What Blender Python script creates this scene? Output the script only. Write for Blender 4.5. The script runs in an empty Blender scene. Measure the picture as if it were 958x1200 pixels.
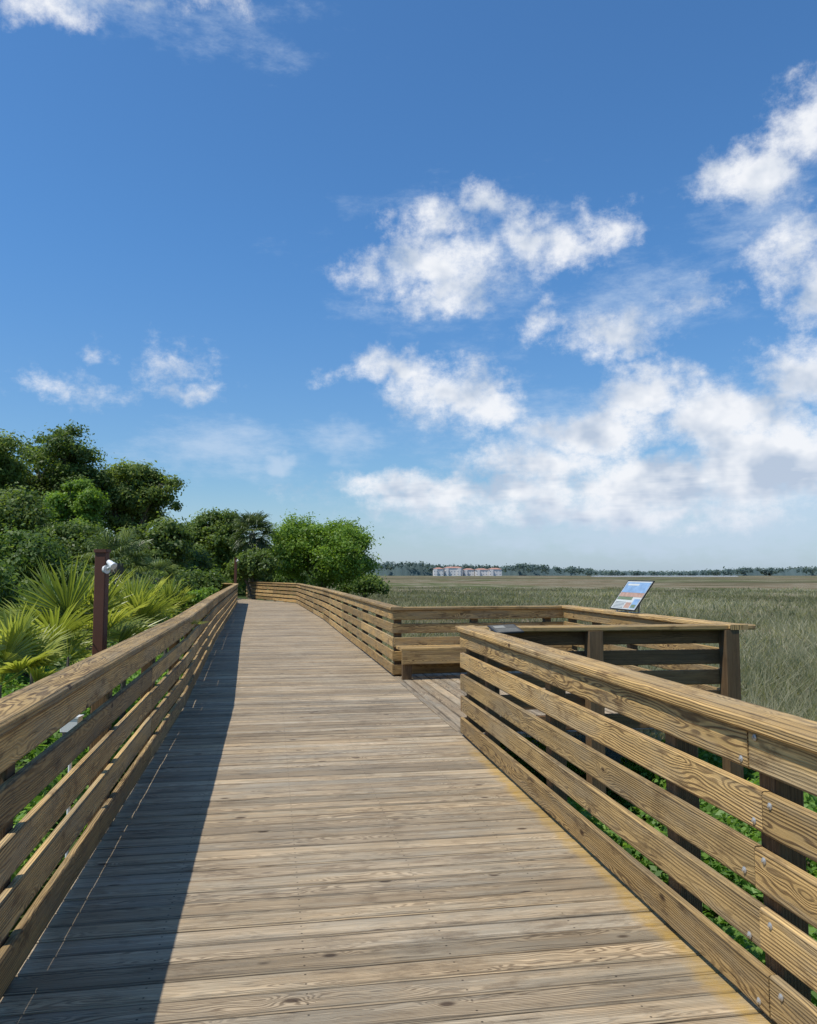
import bpy, math, random
import numpy as np
from mathutils import Vector, Matrix
random.seed(7); rng=np.random.default_rng(7)
C=bpy.context.scene.collection
sc=bpy.context.scene
F=930.0; PITCH=math.radians(4.43); H=1.6
def P(u,v,Y):
    x=(u-479)/F; y=(600-v)/F
    d=Vector((x, math.cos(PITCH)-y*math.sin(PITCH), math.sin(PITCH)+y*math.cos(PITCH)))
    t=Y/d.y
    return Vector((d.x*t, Y, H+d.z*t))
def V(*a): return Vector(a)
# ------------------------------------------------ node helper
class G:
    def __init__(s,nt): s.nt=nt; s.n=nt.nodes; s.l=nt.links
    def node(s,t,**k):
        n=s.n.new(t)
        for a,b in k.items(): setattr(n,a,b)
        return n
    def put(s,sock,val):
        if val is None: return
        if isinstance(val,bpy.types.NodeSocket): s.l.new(val,sock)
        else: sock.default_value=val
    def m(s,op,a,b=None,c=None,clamp=False):
        n=s.node('ShaderNodeMath',operation=op,use_clamp=clamp)
        s.put(n.inputs[0],a); s.put(n.inputs[1],b); s.put(n.inputs[2],c)
        return n.outputs[0]
    def vm(s,op,a,b=None,scale=None):
        n=s.node('ShaderNodeVectorMath',operation=op)
        s.put(n.inputs[0],a); s.put(n.inputs[1],b)
        if scale is not None: s.put(n.inputs['Scale'],scale)
        return n.outputs['Value'] if op in('LENGTH','DOT_PRODUCT','DISTANCE') else n.outputs[0]
    def comb(s,x,y,z=0.0):
        n=s.node('ShaderNodeCombineXYZ'); s.put(n.inputs[0],x); s.put(n.inputs[1],y); s.put(n.inputs[2],z); return n.outputs[0]
    def sep(s,v):
        n=s.node('ShaderNodeSeparateXYZ'); s.put(n.inputs[0],v); return n.outputs
    def noise(s,vec,scale=1.0,detail=3.0,rough=0.5,col=False,dist=0.0):
        n=s.node('ShaderNodeTexNoise'); s.put(n.inputs['Vector'],vec)
        n.inputs['Scale'].default_value=scale; n.inputs['Detail'].default_value=detail
        n.inputs['Roughness'].default_value=rough; n.inputs['Distortion'].default_value=dist
        return n.outputs['Color'] if col else n.outputs['Fac']
    def step(s,v,a,b,lo=0.0,hi=1.0):
        n=s.node('ShaderNodeMapRange',interpolation_type='SMOOTHSTEP')
        s.put(n.inputs[0],v); s.put(n.inputs[1],a); s.put(n.inputs[2],b); s.put(n.inputs[3],lo); s.put(n.inputs[4],hi)
        return n.outputs[0]
    def mix(s,f,a,b,blend='MIX'):
        n=s.node('ShaderNodeMix',data_type='RGBA',blend_type=blend)
        s.put(n.inputs[0],f)
        def c(x): return x if isinstance(x,bpy.types.NodeSocket) else (x[0],x[1],x[2],1)
        s.put(n.inputs[6],c(a)); s.put(n.inputs[7],c(b))
        return n.outputs[2]
def newmat(name):
    m=bpy.data.materials.new(name); m.use_nodes=True
    g=G(m.node_tree); b=m.node_tree.nodes['Principled BSDF']
    return m,g,b
def simple(name,col,rough=0.6,metal=0.0,var=0.15,scale=8.0):
    m,g,b=newmat(name)
    tc=g.node('ShaderNodeTexCoord').outputs['Object']
    n=g.noise(tc,scale,4,0.6)
    f=g.m('MULTIPLY_ADD',n,var*2,1-var)
    c=g.mix(1.0,col,g.comb(f,f,f),'MULTIPLY')
    g.put(b.inputs['Base Color'],c); b.inputs['Roughness'].default_value=rough; b.inputs['Metallic'].default_value=metal
    return m
# ------------------------------------------------ wood
def wood(name,light,dark,grey,contrast=0.8,ring=0.009,stain=False,bump=0.35,greyamt=0.5,bvar=0.5,knot=0.62,fw=0.13,blamt=0.55,edge=0.5):
    m,g,b=newmat(name)
    uv=g.node('ShaderNodeUVMap',uv_map='UVMap').outputs[0]
    U,Vv,_=g.sep(uv)
    at=g.node('ShaderNodeAttribute',attribute_name='tint')
    r1,r2,r3=g.sep(at.outputs['Vector'])
    u=g.m('ADD',U,g.m('MULTIPLY',r1,57.0))
    g20=g.m('MULTIPLY',r2,23.0)
    n1=g.noise(g.comb(g.m('MULTIPLY',u,0.9),g.m('MULTIPLY',Vv,5.0),g20),1.0,3,0.5)
    vo=g.node('ShaderNodeTexVoronoi'); vo.inputs['Scale'].default_value=1.0
    g.put(vo.inputs['Vector'],g.comb(g.m('MULTIPLY',u,3.2),g.m('MULTIPLY',Vv,6.5),g20)); vo.voronoi_dimensions='3D'
    kc=g.sep(vo.outputs['Color'])[0]
    act=g.m('GREATER_THAN',kc,knot)
    d=vo.outputs['Distance']
    kwide=g.m('MULTIPLY',g.step(d,0.0,0.42,1.0,0.0),act)
    kcore=g.m('MULTIPLY',g.step(d,0.06,0.15,1.0,0.0),act)
    z=g.m('ADD',g.m('MULTIPLY_ADD',n1,0.34,-0.17),g.m('MULTIPLY_ADD',r2,0.08,-0.04))
    z=g.m('ADD',z,g.m('MULTIPLY',kwide,0.045))
    y=g.m('ADD',g.m('SUBTRACT',Vv,0.07),g.m('MULTIPLY_ADD',r3,0.14,-0.07))
    rr=g.m('SQRT',g.m('ADD',g.m('MULTIPLY',y,y),g.m('MULTIPLY',z,z)))
    wob=g.noise(g.comb(g.m('MULTIPLY',u,6.0),g.m('MULTIPLY',Vv,40.0),g20),1.0,2,0.5)
    rr=g.m('ADD',rr,g.m('MULTIPLY',wob,0.006))
    # ring spacing differs from board to board
    s=g.m('SINE',g.m('MULTIPLY',rr,g.m('MULTIPLY_ADD',r2,-0.35*2*math.pi/ring,1.15*2*math.pi/ring)))
    ringv=g.step(s,-0.5,0.95)
    fib=g.noise(g.comb(g.m('MULTIPLY',u,3.0),g.m('MULTIPLY',Vv,260.0),g20),1.0,3,0.6)
    fib2=g.noise(g.comb(g.m('MULTIPLY',u,1.2),g.m('MULTIPLY',Vv,40.0),g20),1.0,3,0.6)
    big=g.noise(g.comb(g.m('MULTIPLY',u,1.6),g.m('MULTIPLY',Vv,7.0),g20),1.0,5,0.65)
    blot=g.noise(g.comb(g.m('MULTIPLY',u,3.5),g.m('MULTIPLY',Vv,9.0),g.m('ADD',g20,5.0)),1.0,6,0.7)
    vis=g.noise(g.comb(g.m('MULTIPLY',u,0.8),g.m('MULTIPLY',Vv,4.0),g.m('ADD',g20,15.0)),1.0,3,0.6)
    amt=g.m('MULTIPLY',g.m('MULTIPLY',ringv,contrast),g.step(vis,0.30,0.60,0.30,1.0))
    c=g.mix(amt,light,dark)
    c=g.mix(g.m('MULTIPLY',g.step(big,0.40,0.66),greyamt),c,grey)
    c=g.mix(g.m('MULTIPLY',g.step(blot,0.50,0.70),blamt),c,dark)
    c=g.mix(g.m('MULTIPLY',kcore,0.9),c,(dark[0]*0.5,dark[1]*0.45,dark[2]*0.45))
    ck=g.noise(g.comb(g.m('MULTIPLY',u,0.7),g.m('MULTIPLY',Vv,55.0),g.m('ADD',g20,9.0)),1.0,2,0.5)
    ckm=g.step(g.m('ABSOLUTE',g.m('SUBTRACT',ck,0.62)),0.0,0.012,1.0,0.0)
    ckm=g.m('MULTIPLY',ckm,g.step(big,0.42,0.55))
    c=g.mix(g.m('MULTIPLY',ckm,0.8),c,(dark[0]*0.35,dark[1]*0.35,dark[2]*0.35))
    f=g.m('MULTIPLY_ADD',fib,1.0,0.5)
    f=g.m('MULTIPLY',f,g.m('MULTIPLY_ADD',fib2,1.0,0.5))
    f=g.m('MULTIPLY',f,g.m('MULTIPLY_ADD',r3,bvar,1-bvar*0.5))
    ed=g.m('MINIMUM',g.m('ABSOLUTE',Vv),g.m('ABSOLUTE',g.m('SUBTRACT',fw,Vv)))
    ed=g.m('ADD',ed,g.m('MULTIPLY_ADD',fib2,0.010,-0.005))
    f=g.m('MULTIPLY',f,g.step(ed,0.0,0.009,edge,1.0))
    if stain:
        pos=g.node('ShaderNodeNewGeometry').outputs['Position']
        w=g.vm('DOT_PRODUCT',pos,(0.9854,0.17,0.0)); sy=g.sep(pos)[1]
        dw=g.m('MULTIPLY',g.m('SUBTRACT',g.m('FRACT',g.m('DIVIDE',g.m('ADD',w,5.03),0.61)),0.5),0.61)
        dv=g.m('MINIMUM',g.m('ABSOLUTE',g.m('SUBTRACT',Vv,0.028)),g.m('ABSOLUTE',g.m('SUBTRACT',Vv,0.101)))
        ds=g.m('SQRT',g.m('ADD',g.m('MULTIPLY',dw,dw),g.m('MULTIPLY',dv,dv)))
        f=g.m('MULTIPLY',f,g.step(ds,0.0035,0.006,0.25,1.0))
    c=g.mix(1.0,c,g.comb(f,f,f),'MULTIPLY')
    c=g.mix(g.m('MULTIPLY',r1,0.45),c,g.mix(1.0,c,(1.12,0.99,0.78),'MULTIPLY'))
    if stain:
        nz=g.noise(pos,3.3,5,0.7); nz2=g.noise(pos,16.0,3,0.6)
        e=g.m('ADD',w,g.m('MULTIPLY_ADD',nz,0.20,-0.10))
        e=g.m('SUBTRACT',e,g.m('MULTIPLY',sy,0.0211))
        yel=g.m('MULTIPLY',g.step(e,1.59,1.68),g.step(sy,6.5,8.2,1.0,0.0))
        yel=g.m('MULTIPLY',yel,g.m('MULTIPLY_ADD',nz2,1.2,0.05,clamp=True))
        c=g.mix(g.m('MULTIPLY',yel,0.8),c,(0.48,0.29,0.05))
        dirt=g.noise(pos,0.9,5,0.65)
        ff=g.m('MULTIPLY_ADD',dirt,0.8,0.57)
        c=g.mix(1.0,c,g.comb(ff,ff,ff),'MULTIPLY')
    g.put(b.inputs['Base Color'],c)
    b.inputs['Roughness'].default_value=0.75
    b.inputs['Specular IOR Level'].default_value=0.3
    hgt=g.m('ADD',g.m('ADD',g.m('MULTIPLY',ringv,-0.5),g.m('MULTIPLY',fib,0.8)),g.m('MULTIPLY',ckm,-1.0))
    bp=g.node('ShaderNodeBump'); bp.inputs['Strength'].default_value=bump; bp.inputs['Distance'].default_value=0.004
    g.put(bp.inputs['Height'],hgt); g.put(b.inputs['Normal'],bp.outputs[0])
    return m
M_deck=wood('weathered_deck_wood',(0.43,0.335,0.22),(0.13,0.090,0.054),(0.325,0.290,0.225),0.78,0.010,True,0.7,0.6,0.50,0.54,0.129,0.6,0.35)
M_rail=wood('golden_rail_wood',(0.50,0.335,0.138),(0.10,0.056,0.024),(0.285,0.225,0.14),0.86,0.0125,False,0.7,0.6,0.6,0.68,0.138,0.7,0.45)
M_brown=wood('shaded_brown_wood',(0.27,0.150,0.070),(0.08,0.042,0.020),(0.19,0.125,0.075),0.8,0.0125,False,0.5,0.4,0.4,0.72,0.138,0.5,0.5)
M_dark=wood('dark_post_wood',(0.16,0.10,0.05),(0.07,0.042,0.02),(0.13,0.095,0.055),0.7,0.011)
M_lamp=simple('brown_painted_post',(0.10,0.034,0.017),0.7)
M_white=simple('white_plastic',(0.75,0.75,0.73),0.35,0,0.04)
M_metal=simple('galvanised_steel',(0.50,0.48,0.44),0.45,0.6,0.2,40)
M_black=simple('black_plastic',(0.02,0.02,0.02),0.5)
# ------------------------------------------------ mesh builder
WL={}
def place(name,me,parent,o=Vector((0,0,0))):
    ob=bpy.data.objects.new(name,me); C.objects.link(ob)
    ob.location=o
    if parent is not None:
        ob.parent=parent; ob.location=Vector(o)-WL[parent.name]
    WL[ob.name]=Vector(o)
    return ob
class MB:
    def __init__(s): s.v=[];s.f=[];s.uv=[];s.t=[]
    def plank(s,p0,p1,W,T,w,t,b=0.004,tint=None,u0=0.0):
        if tint is None: tint=(random.random(),random.random(),random.random())
        p0=Vector(p0);p1=Vector(p1); L=(p1-p0).length
        if ((p1-p0).cross(W)).dot(T)<0: W=-W
        sec=[(-w/2+b,t/2),(w/2-b,t/2),(w/2,t/2-b),(w/2,-t/2+b),(w/2-b,-t/2),(-w/2+b,-t/2),(-w/2,-t/2+b),(-w/2,t/2-b)]
        base=len(s.v)
        for p in (p0,p1):
            for a,c in sec: s.v.append(p+W*a+T*c)
        acc=0.0
        for i in range(8):
            j=(i+1)%8
            dd=math.hypot(sec[j][0]-sec[i][0],sec[j][1]-sec[i][1])
            s.f.append((base+i,base+j,base+8+j,base+8+i)); s.t.append(tint)
            s.uv+= [(u0,acc),(u0,acc+dd),(u0+L,acc+dd),(u0+L,acc)]
            acc+=dd
        s.f.append(tuple(base+7-i for i in range(8))); s.t.append(tint); s.uv+=[(u0+sec[7-i][1],sec[7-i][0]) for i in range(8)]
        s.f.append(tuple(base+8+i for i in range(8))); s.t.append(tint); s.uv+=[(u0+sec[i][1],sec[i][0]) for i in range(8)]
    def make(s,name,mat,parent=None,origin=None):
        me=bpy.data.meshes.new(name)
        o=Vector(origin) if origin is not None else Vector((0,0,0))
        me.from_pydata([tuple(Vector(v)-o) for v in s.v],[],s.f)
        if s.uv and len(s.uv)==len(me.loops) and len(s.t)==len(me.polygons):
            ul=me.uv_layers.new(name='UVMap')
            ul.data.foreach_set('uv',np.array(s.uv,dtype=np.float32).ravel())
            at=me.attributes.new('tint','FLOAT_VECTOR','FACE')
            at.data.foreach_set('vector',np.array(s.t,dtype=np.float32).ravel())
        me.materials.append(mat)
        return place(name,me,parent,o)
def empty(name,loc,label,cat,group=None):
    ob=bpy.data.objects.new(name,None); C.objects.link(ob); ob.location=loc; ob.empty_display_size=0.2
    WL[ob.name]=Vector(loc); ob['label']=label; ob['category']=cat
    if group: ob['group']=group
    return ob
def tag(ob,label,cat,group=None):
    ob['label']=label; ob['category']=cat
    if group: ob['group']=group
def npmesh(name,verts,faces_n,mat,tint=None,parent=None,o=Vector((0,0,0)),smooth=False):
    me=bpy.data.meshes.new(name); N=len(verts); nf=N//faces_n
    me.vertices.add(N); me.vertices.foreach_set('co',(verts-np.array(o)).astype(np.float32).ravel())
    me.loops.add(N); me.loops.foreach_set('vertex_index',np.arange(N,dtype=np.int32))
    me.polygons.add(nf); me.polygons.foreach_set('loop_start',np.arange(0,N,faces_n,dtype=np.int32))
    me.update(calc_edges=True)
    if tint is not None:
        at=me.attributes.new('tint','FLOAT','FACE'); at.data.foreach_set('value',tint.astype(np.float32))
    me.materials.append(mat)
    return place(name,me,parent,o)
def tube(pts,rads,seg=8):
    v=[];f=[]
    for i,(p,r) in enumerate(zip(pts,rads)):
        p=Vector(p)
        d=(Vector(pts[min(i+1,len(pts)-1)])-Vector(pts[max(i-1,0)])).normalized()
        a=d.orthogonal().normalized() if abs(d.z)<0.5 else (Vector((1,0,0))-d*d.x).normalized(); b=d.cross(a)
        for k in range(seg):
            an=2*math.pi*k/seg; v.append(p+(a*math.cos(an)+b*math.sin(an))*r)
    for i in range(len(pts)-1):
        for k in range(seg):
            j=(k+1)%seg; f.append((i*seg+k,i*seg+j,(i+1)*seg+j,(i+1)*seg+k))
    f.append(tuple(range(seg-1,-1,-1))); f.append(tuple((len(pts)-1)*seg+k for k in range(seg)))
    return v,f
def addtube(mb,pts,rads,seg=8):
    v,f=tube(pts,rads,seg); b=len(mb.v); mb.v+=v; mb.f+=[tuple(i+b for i in q) for q in f]
# ------------------------------------------------ railings
Z=Vector((0,0,1))
ZT=1.075; CAP=0.052
bolt_me=None
def get_bolt():
    global bolt_me
    if bolt_me is None:
        mb=MB(); addtube(mb,[V(0,0,0),V(0,0,0.003),V(0,0,0.0065)],[0.0125,0.0125,0.007],12)
        addtube(mb,[V(0,0,0.006),V(0,0,0.010)],[0.006,0.005],6)
        bolt_me=bpy.data.meshes.new('bolt'); bolt_me.from_pydata([tuple(v) for v in mb.v],[],mb.f); bolt_me.materials.append(M_metal)
    return bolt_me
def railing(A,B,inn,label,posts,splices=(),zo=0.0,extA=0.0,extB=0.0,bolts=(),postw=0.11,zbot=-1.3,stag=0.0,BW=0.150,jit=0.004,capsp=None,offs=None,bmat=None,sag=None):
    GAP=(ZT-CAP-0.030-5*BW)/4
    A=Vector((A[0],A[1],0));B=Vector((B[0],B[1],0)); d=(B-A); L=d.length; d.normalize()
    n=Vector((-d.y,d.x,0)); 
    if n.dot(Vector((inn[0],inn[1],0)))<0: n=-n
    root=empty('railing',A+Vector((0,0,0)),label,'railing','wooden boardwalk railings')
    th=0.038
    for k in range(5):
        z=0.030+BW/2+k*(BW+GAP)
        mb=MB()
        ends=[0]+[x+(offs[k] if offs else random.uniform(-stag,stag)) for x in splices]+[L]
        for i in range(len(ends)-1):
            a=ends[i]+0.002; b=ends[i+1]-0.002
            jz=random.uniform(-jit,jit); jz2=random.uniform(-jit,jit); jn=random.uniform(-.002,.002)
            if k==4: jz=abs(jz)*.3; jz2=abs(jz2)*.3
            c=A-n*(th/2+jn)+Z*z
            mb.plank(c+d*a+Z*jz,c+d*b+Z*jz2,Z,n,BW,th,0.007)
        mb.make('rail_board',bmat or M_rail,root,A+Z*z)
    mb=MB()
    ce=[-extA]+[x+0.0 for x in (splices if capsp is None else capsp)]+[L+extB]
    off=0.035; cw=0.205
    for i in range(len(ce)-1):
        c=A+n*(off-cw/2)+Z*(ZT-CAP/2+zo)
        mb.plank(c+d*(ce[i]+.0015),c+d*(ce[i+1]-.0015),n,Z,cw,CAP,0.011)
    mb.make('handrail',M_rail,root,A+Z*ZT)
    for s in posts:
        c=A+d*s-n*(th+postw/2+0.003)
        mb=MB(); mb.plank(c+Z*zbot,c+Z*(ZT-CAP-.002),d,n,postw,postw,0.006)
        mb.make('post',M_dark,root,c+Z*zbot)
    for s in bolts:
        for k in range(5):
            z=0.030+BW/2+k*(BW+GAP)
            o_=offs[k] if offs else 0
            for dz,ds in ((0.042,-0.06),(-0.040,0.055)):
                p=A+d*(s+o_+ds+random.uniform(-.015,.015))+Z*(z+dz+random.uniform(-.010,.010))+n*0.0005
                ob=bpy.data.objects.new('bolt',get_bolt()); C.objects.link(ob)
                ob.parent=root; ob.location=p-A
                ob.rotation_euler=n.to_track_quat('Z','Y').to_euler()
    return root
def along(A,B,Yv):
    A=Vector(A[:2]);B=Vector(B[:2]); return (B-A).length*(Yv-A.y)/(B.y-A.y)
R_start=(1.723+0.151*1.0,-1.0); P0=(0.515,8.0); P1=(-0.25,12.5); R_far=(-6.06,43.0); R_end=(-10.6,52.0)
R_mid=(-2.95,27.6)
P2=(2.54,13.1); P3=(3.30,8.40)
L_start=(-1.56+0.188*4.16,-1.0); L_b=(-2.66,9.6); L_mid=(-4.62,19.3); L_far=(-9.0,42.0); L_end=(-14.5,50.5)
inL=(1,0); inR=(-1,0)
a=along(R_start,P0,2.97)
railing(R_start,P0,inR,'golden weathered wooden railing with bolted boards beside the deck',[a-2.1,a,a+0.75,a+2.5,a+4.2,along(R_start,P0,7.85)],[a],bolts=[a],extB=0.07,offs=[-0.035,0.01,0.03,-0.03,0.05],capsp=[])
Lr=(Vector(P3)-Vector(P0)).length
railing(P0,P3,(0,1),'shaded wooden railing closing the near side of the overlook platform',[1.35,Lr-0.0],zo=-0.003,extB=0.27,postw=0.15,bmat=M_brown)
railing(P3,P2,inR,'sunlit wooden railing on the marsh side of the overlook',[1.2,2.4,3.6,4.6],zo=0.0,extA=0.2,extB=0.17)
railing(P1,P2,(0,-1),'wooden railing behind the platform bench',[0.1,1.35,2.6],zo=-0.003,extA=0.0)
railing(P1,R_mid,inR,'long wooden railing running along the far boardwalk edge by the marsh',[0.12+i*2.07 for i in range(8)],[4.2*i for i in range(1,4)],zo=0.0,extA=0.03)
railing(R_mid,R_far,inR,'long wooden railing running along the far boardwalk edge by the marsh',[0.12+i*2.07 for i in range(8)],[4.2*i for i in range(1,4)],zo=0.002,extA=0.03)
railing(R_far,R_end,(-1,-1),'wooden railing where the boardwalk bends',[0.1+i*2 for i in range(5)],[4.2],zo=-0.003)
LBW=0.1505
railing(L_start,L_b,inL,'shaded wooden railing with a wide handrail beside palmettos',[along(L_start,L_b,y) for y in (1.2,3.2,5.2,7.2,9.2)],[3.3,7.9],zo=0.0,BW=LBW,extB=0.02,jit=0.007)
railing(L_b,L_mid,inL,'shaded wooden railing with a wide handrail beside shrubs',[along(L_b,L_mid,y) for y in (11.2,13.2,15.2,17.2,19)],[2.4,4.8,7.3],zo=-0.002,BW=LBW,jit=0.008)
railing(L_mid,L_far,inL,'distant wooden railing along the boardwalk beside shrubs',[0.3+i*2.05 for i in range(11)],[4.6*i for i in range(1,5)],zo=-0.004,BW=LBW)
railing(L_far,L_end,(1,-1),'wooden railing turning past the distant trees',[0.1+i*2 for i in range(5)],[4.6],zo=0.0)
# ------------------------------------------------ deck
tdir=Vector((-0.17,0.9854,0)).normalized(); ndir=Vector((tdir.y,-tdir.x,0))
def sw(p): p=Vector((p[0],p[1],0)); return p.dot(tdir),p.dot(ndir)
lp=[sw(L_start),sw(L_b),sw(L_mid),sw(L_far)]; rp=[sw(R_start),sw(P0),sw(P1),sw(R_mid),sw(R_far)]
def interp(pl,s): return float(np.interp(s,[q[0] for q in pl],[q[1] for q in pl]))
mb=MB(); s=lp[0][0]; sEnd=43.6; bw=0.139; gp=0.009
while s<sEnd:
    wl=interp(lp,s)-0.12-random.random()*.01; wr=interp(rp,s)+0.10
    if sw(P0)[0]+0.1<s<sw(P1)[0]-0.1: wr=interp([sw(P0),sw(P1)],s)+0.0
    z0=-0.019+random.uniform(-.003,.003); z1=-0.019+random.uniform(-.003,.003)
    c=tdir*s; j=random.uniform(-.002,.002)
    tint=(random.random(),random.random(),random.random())
    mb.plank(c+ndir*wl+Z*z0,c+ndir*wr+Z*z1+tdir*j,tdir,Z,bw,0.038,0.005,tint)
    s+=bw+gp
t2=Vector((-0.50,0.866,0)).normalized(); n2=Vector((t2.y,-t2.x,0)); o2=Vector((R_far[0],R_far[1],0))
s=-1.5
while s<10:
    c=o2+t2*s+Z*(-0.028)
    mb.plank(c-n2*3.3,c+n2*0.1,t2,Z,bw,0.038,0.004); s+=bw+gp
deck=mb.make('boardwalk_path',M_deck); deck['kind']='structure'
mb=MB(); e0=Vector((P0[0],P0[1],0)); e1=Vector((P1[0],P1[1],0)); dd=(e1-e0).normalized(); nn=Vector((dd.y,-dd.x,0))
mb.plank(e0+nn*0.045-Z*0.016,e1+nn*0.045-Z*0.016,nn,Z,0.07,0.038,0.004)
w=0.16
while w<2.95:
    mb.plank(e0+dd*0.0+nn*w-Z*0.021,e1+dd*0.35+nn*w-Z*0.021,nn,Z,bw,0.038,0.004); w+=bw+gp
pd=mb.make('platform_deck_path',M_deck); pd['kind']='structure'
mb=MB()
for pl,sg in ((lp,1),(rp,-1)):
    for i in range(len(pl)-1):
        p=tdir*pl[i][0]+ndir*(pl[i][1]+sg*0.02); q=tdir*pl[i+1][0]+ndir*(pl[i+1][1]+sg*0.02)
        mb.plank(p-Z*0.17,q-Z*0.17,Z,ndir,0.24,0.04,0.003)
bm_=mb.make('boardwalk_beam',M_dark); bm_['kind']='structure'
# ------------------------------------------------ bench
p1=Vector((P1[0],P1[1],0)); p2=Vector((P2[0],P2[1],0)); bd=(p2-p1).normalized(); bn=Vector((bd.y,-bd.x,0))
BL=(p2-p1).length-0.06
bench=empty('bench',p1+bn*0.25+bd*0.05,'long plain wooden bench against the platform railing','bench')
mb=MB()
for k in range(3):
    c=p1+bn*(0.10+0.145*k)+Z*0.455; mb.plank(c+bd*0.05,c+bd*BL,bn,Z,0.138,0.042,0.006)
mb.make('seat',M_rail,bench,p1+Z*0.45)
mb=MB(); c=p1+bn*(0.44)+Z*0.332; mb.plank(c+bd*0.06,c+bd*BL,Z,bn,0.20,0.036,0.004); mb.make('apron',M_rail,bench,p1+Z*0.4)
for s_ in (0.15,1.35,2.55):
    mb=MB(); c=p1+bd*s_+bn*0.36; mb.plank(c+Z*0.001,c+Z*0.432,bd,bn,0.14,0.09,0.004); mb.make('leg',M_dark,bench,c)
# ------------------------------------------------ interpretive sign on the rail
p3=Vector((P3[0],P3[1],0)); rd=(p2-p3).normalized(); ro=Vector((rd.y,-rd.x,0))
if ro.x<0: ro=-ro
def flat(name,mat,org,X,Yv,x0,x1,y0,y1,n,h,parent,th=0.001):
    mb=MB(); c=org+X*((x0+x1)/2)+n*h
    mb.plank(c+Yv*y0,c+Yv*y1,X,n,abs(x1-x0),th,min(th,abs(x1-x0),abs(y1-y0))*0.2); return mb
def multi(name,items,parent,o):
    me=bpy.data.meshes.new(name); v=[];f=[];mi=[]
    mats=[]
    for m_,mat in items:
        if mat not in mats: mats.append(mat)
        b=len(v); v+=[tuple(Vector(q)-o) for q in m_.v]; f+=[tuple(i+b for i in q) for q in m_.f]; mi+=[mats.index(mat)]*len(m_.f)
    me.from_pydata(v,[],f)
    for m_ in mats: me.materials.append(m_)
    me.polygons.foreach_set('material_index',mi)
    return place(name,me,parent,o)
M_cream=simple('sign_paper',(0.55,0.56,0.52),0.4,0,0.05)
M_sblue=simple('sign_sky_print',(0.22,0.34,0.50),0.4,0,0.5,9)
M_sorg=simple('sign_marsh_print',(0.42,0.26,0.18),0.4,0,0.6,16)
M_sgrn=simple('sign_grass_print',(0.16,0.20,0.10),0.4,0,0.5,14)
M_ink=simple('sign_ink',(0.05,0.07,0.09),0.5)
yc=10.8
tt=(yc-P3[1])/(P2[1]-P3[1]); cpos=p3+(p2-p3)*tt+Z*ZT
sx=-rd
sy_=(ro*0.25+Z*0.34).normalized(); sn=(-ro*0.34+Z*0.25).normalized()
sign=empty('interpretive_sign',cpos+ro*0.06,'tilted illustrated nature sign with blue and orange pictures on the rail','sign')
org=cpos-ro*0.02+Z*0.045
W2=0.38; SH=0.46
items=[(flat('',None,org,sx,sy_,-W2,W2,0,SH,sn,0.0,None,0.008),M_cream)]
def pt(x0,x1,y0,y1,mat,h=0.0055): items.append((flat('',None,org,sx,sy_,x0,x1,y0,y1,sn,h,None,0.001),mat))
pt(-0.36,0.36,0.27,0.44,M_sblue); pt(-0.36,0.36,0.20,0.268,M_sorg); pt(-0.36,0.10,0.15,0.198,M_sgrn)
pt(-0.30,0.05,0.385,0.415,M_cream,0.0070)
for r_ in range(5): pt(-0.34,-0.02-0.02*(r_%2),0.018+0.022*r_,0.024+0.022*r_,M_ink)
pt(0.0,0.16,0.02,0.11,M_sorg); pt(0.18,0.35,0.02,0.17,M_sblue); pt(0.20,0.33,0.03,0.08,M_sgrn,0.007)
multi('panel',items,sign,org)
mb=MB()
for x in (-W2-0.006,W2+0.006): mb.plank(org+sx*x,org+sx*x+sy_*SH,sx,sn,0.014,0.018,0.002)
for y in (-0.006,SH+0.006): mb.plank(org+sx*(-W2-.013)+sy_*y,org+sx*(W2+.013)+sy_*y,sy_,sn,0.014,0.018,0.002)
mb.make('frame',M_black,sign,org)
for x in (-0.2,0.2):
    mb=MB(); b0=cpos+sx*x+ro*0.12; mb.plank(b0,org+sx*x+sy_*0.26-sn*0.008,sx,ro,0.04,0.012,0.002)
    mb.plank(cpos+sx*x-ro*0.02+Z*0.004,b0+Z*0.004,sx,Z,0.04,0.008,0.002); mb.plank(cpos+sx*x-ro*0.01,org+sx*x-sn*0.006+sy_*0.03,sx,ro,0.04,0.008,0.002)
    mb.make('bracket',M_metal,sign,b0)
pr=(Vector((P0[0],P0[1],0))-Vector((R_start[0],R_start[1],0))).normalized(); po=Vector((pr.y,-pr.x,0))
pc=Vector((0.636,7.25,0))+po*0.25+Z*(ZT+0.020)
pn=(Z*0.98-po*0.04-pr*0.13).normalized(); px_=po; px_=(px_-pn*px_.dot(pn)).normalized(); py_=pn.cross(px_).normalized()
plq=empty('plaque',pc-Z*0.02,'small dark engraved plaque tilted on the handrail','sign')
KQ=0.88
items=[(flat('',None,pc,px_,py_,-0.145*KQ,0.145*KQ,-0.19*KQ,0.19*KQ,pn,0.0,None,0.012),M_black)]
M_plq=simple('plaque_print',(0.09,0.085,0.07),0.8,0,0.3,14)
M_plq2=simple('plaque_lettering',(0.26,0.25,0.21),0.8,0,0.3,14)
items.append((flat('',None,pc,px_,py_,-0.13*KQ,0.13*KQ,-0.175*KQ,0.175*KQ,pn,0.0065,None,0.001),M_plq))
items.append((flat('',None,pc,px_,py_,-0.09,0.01,0.02,0.12,pn,0.0080,None,0.001),M_plq2))
for r_ in range(4): items.append((flat('',None,pc,px_,py_,-0.095,0.095,-0.13+0.032*r_,-0.120+0.032*r_,pn,0.0080,None,0.001),M_plq2))
multi('panel',items,plq,pc)
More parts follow.
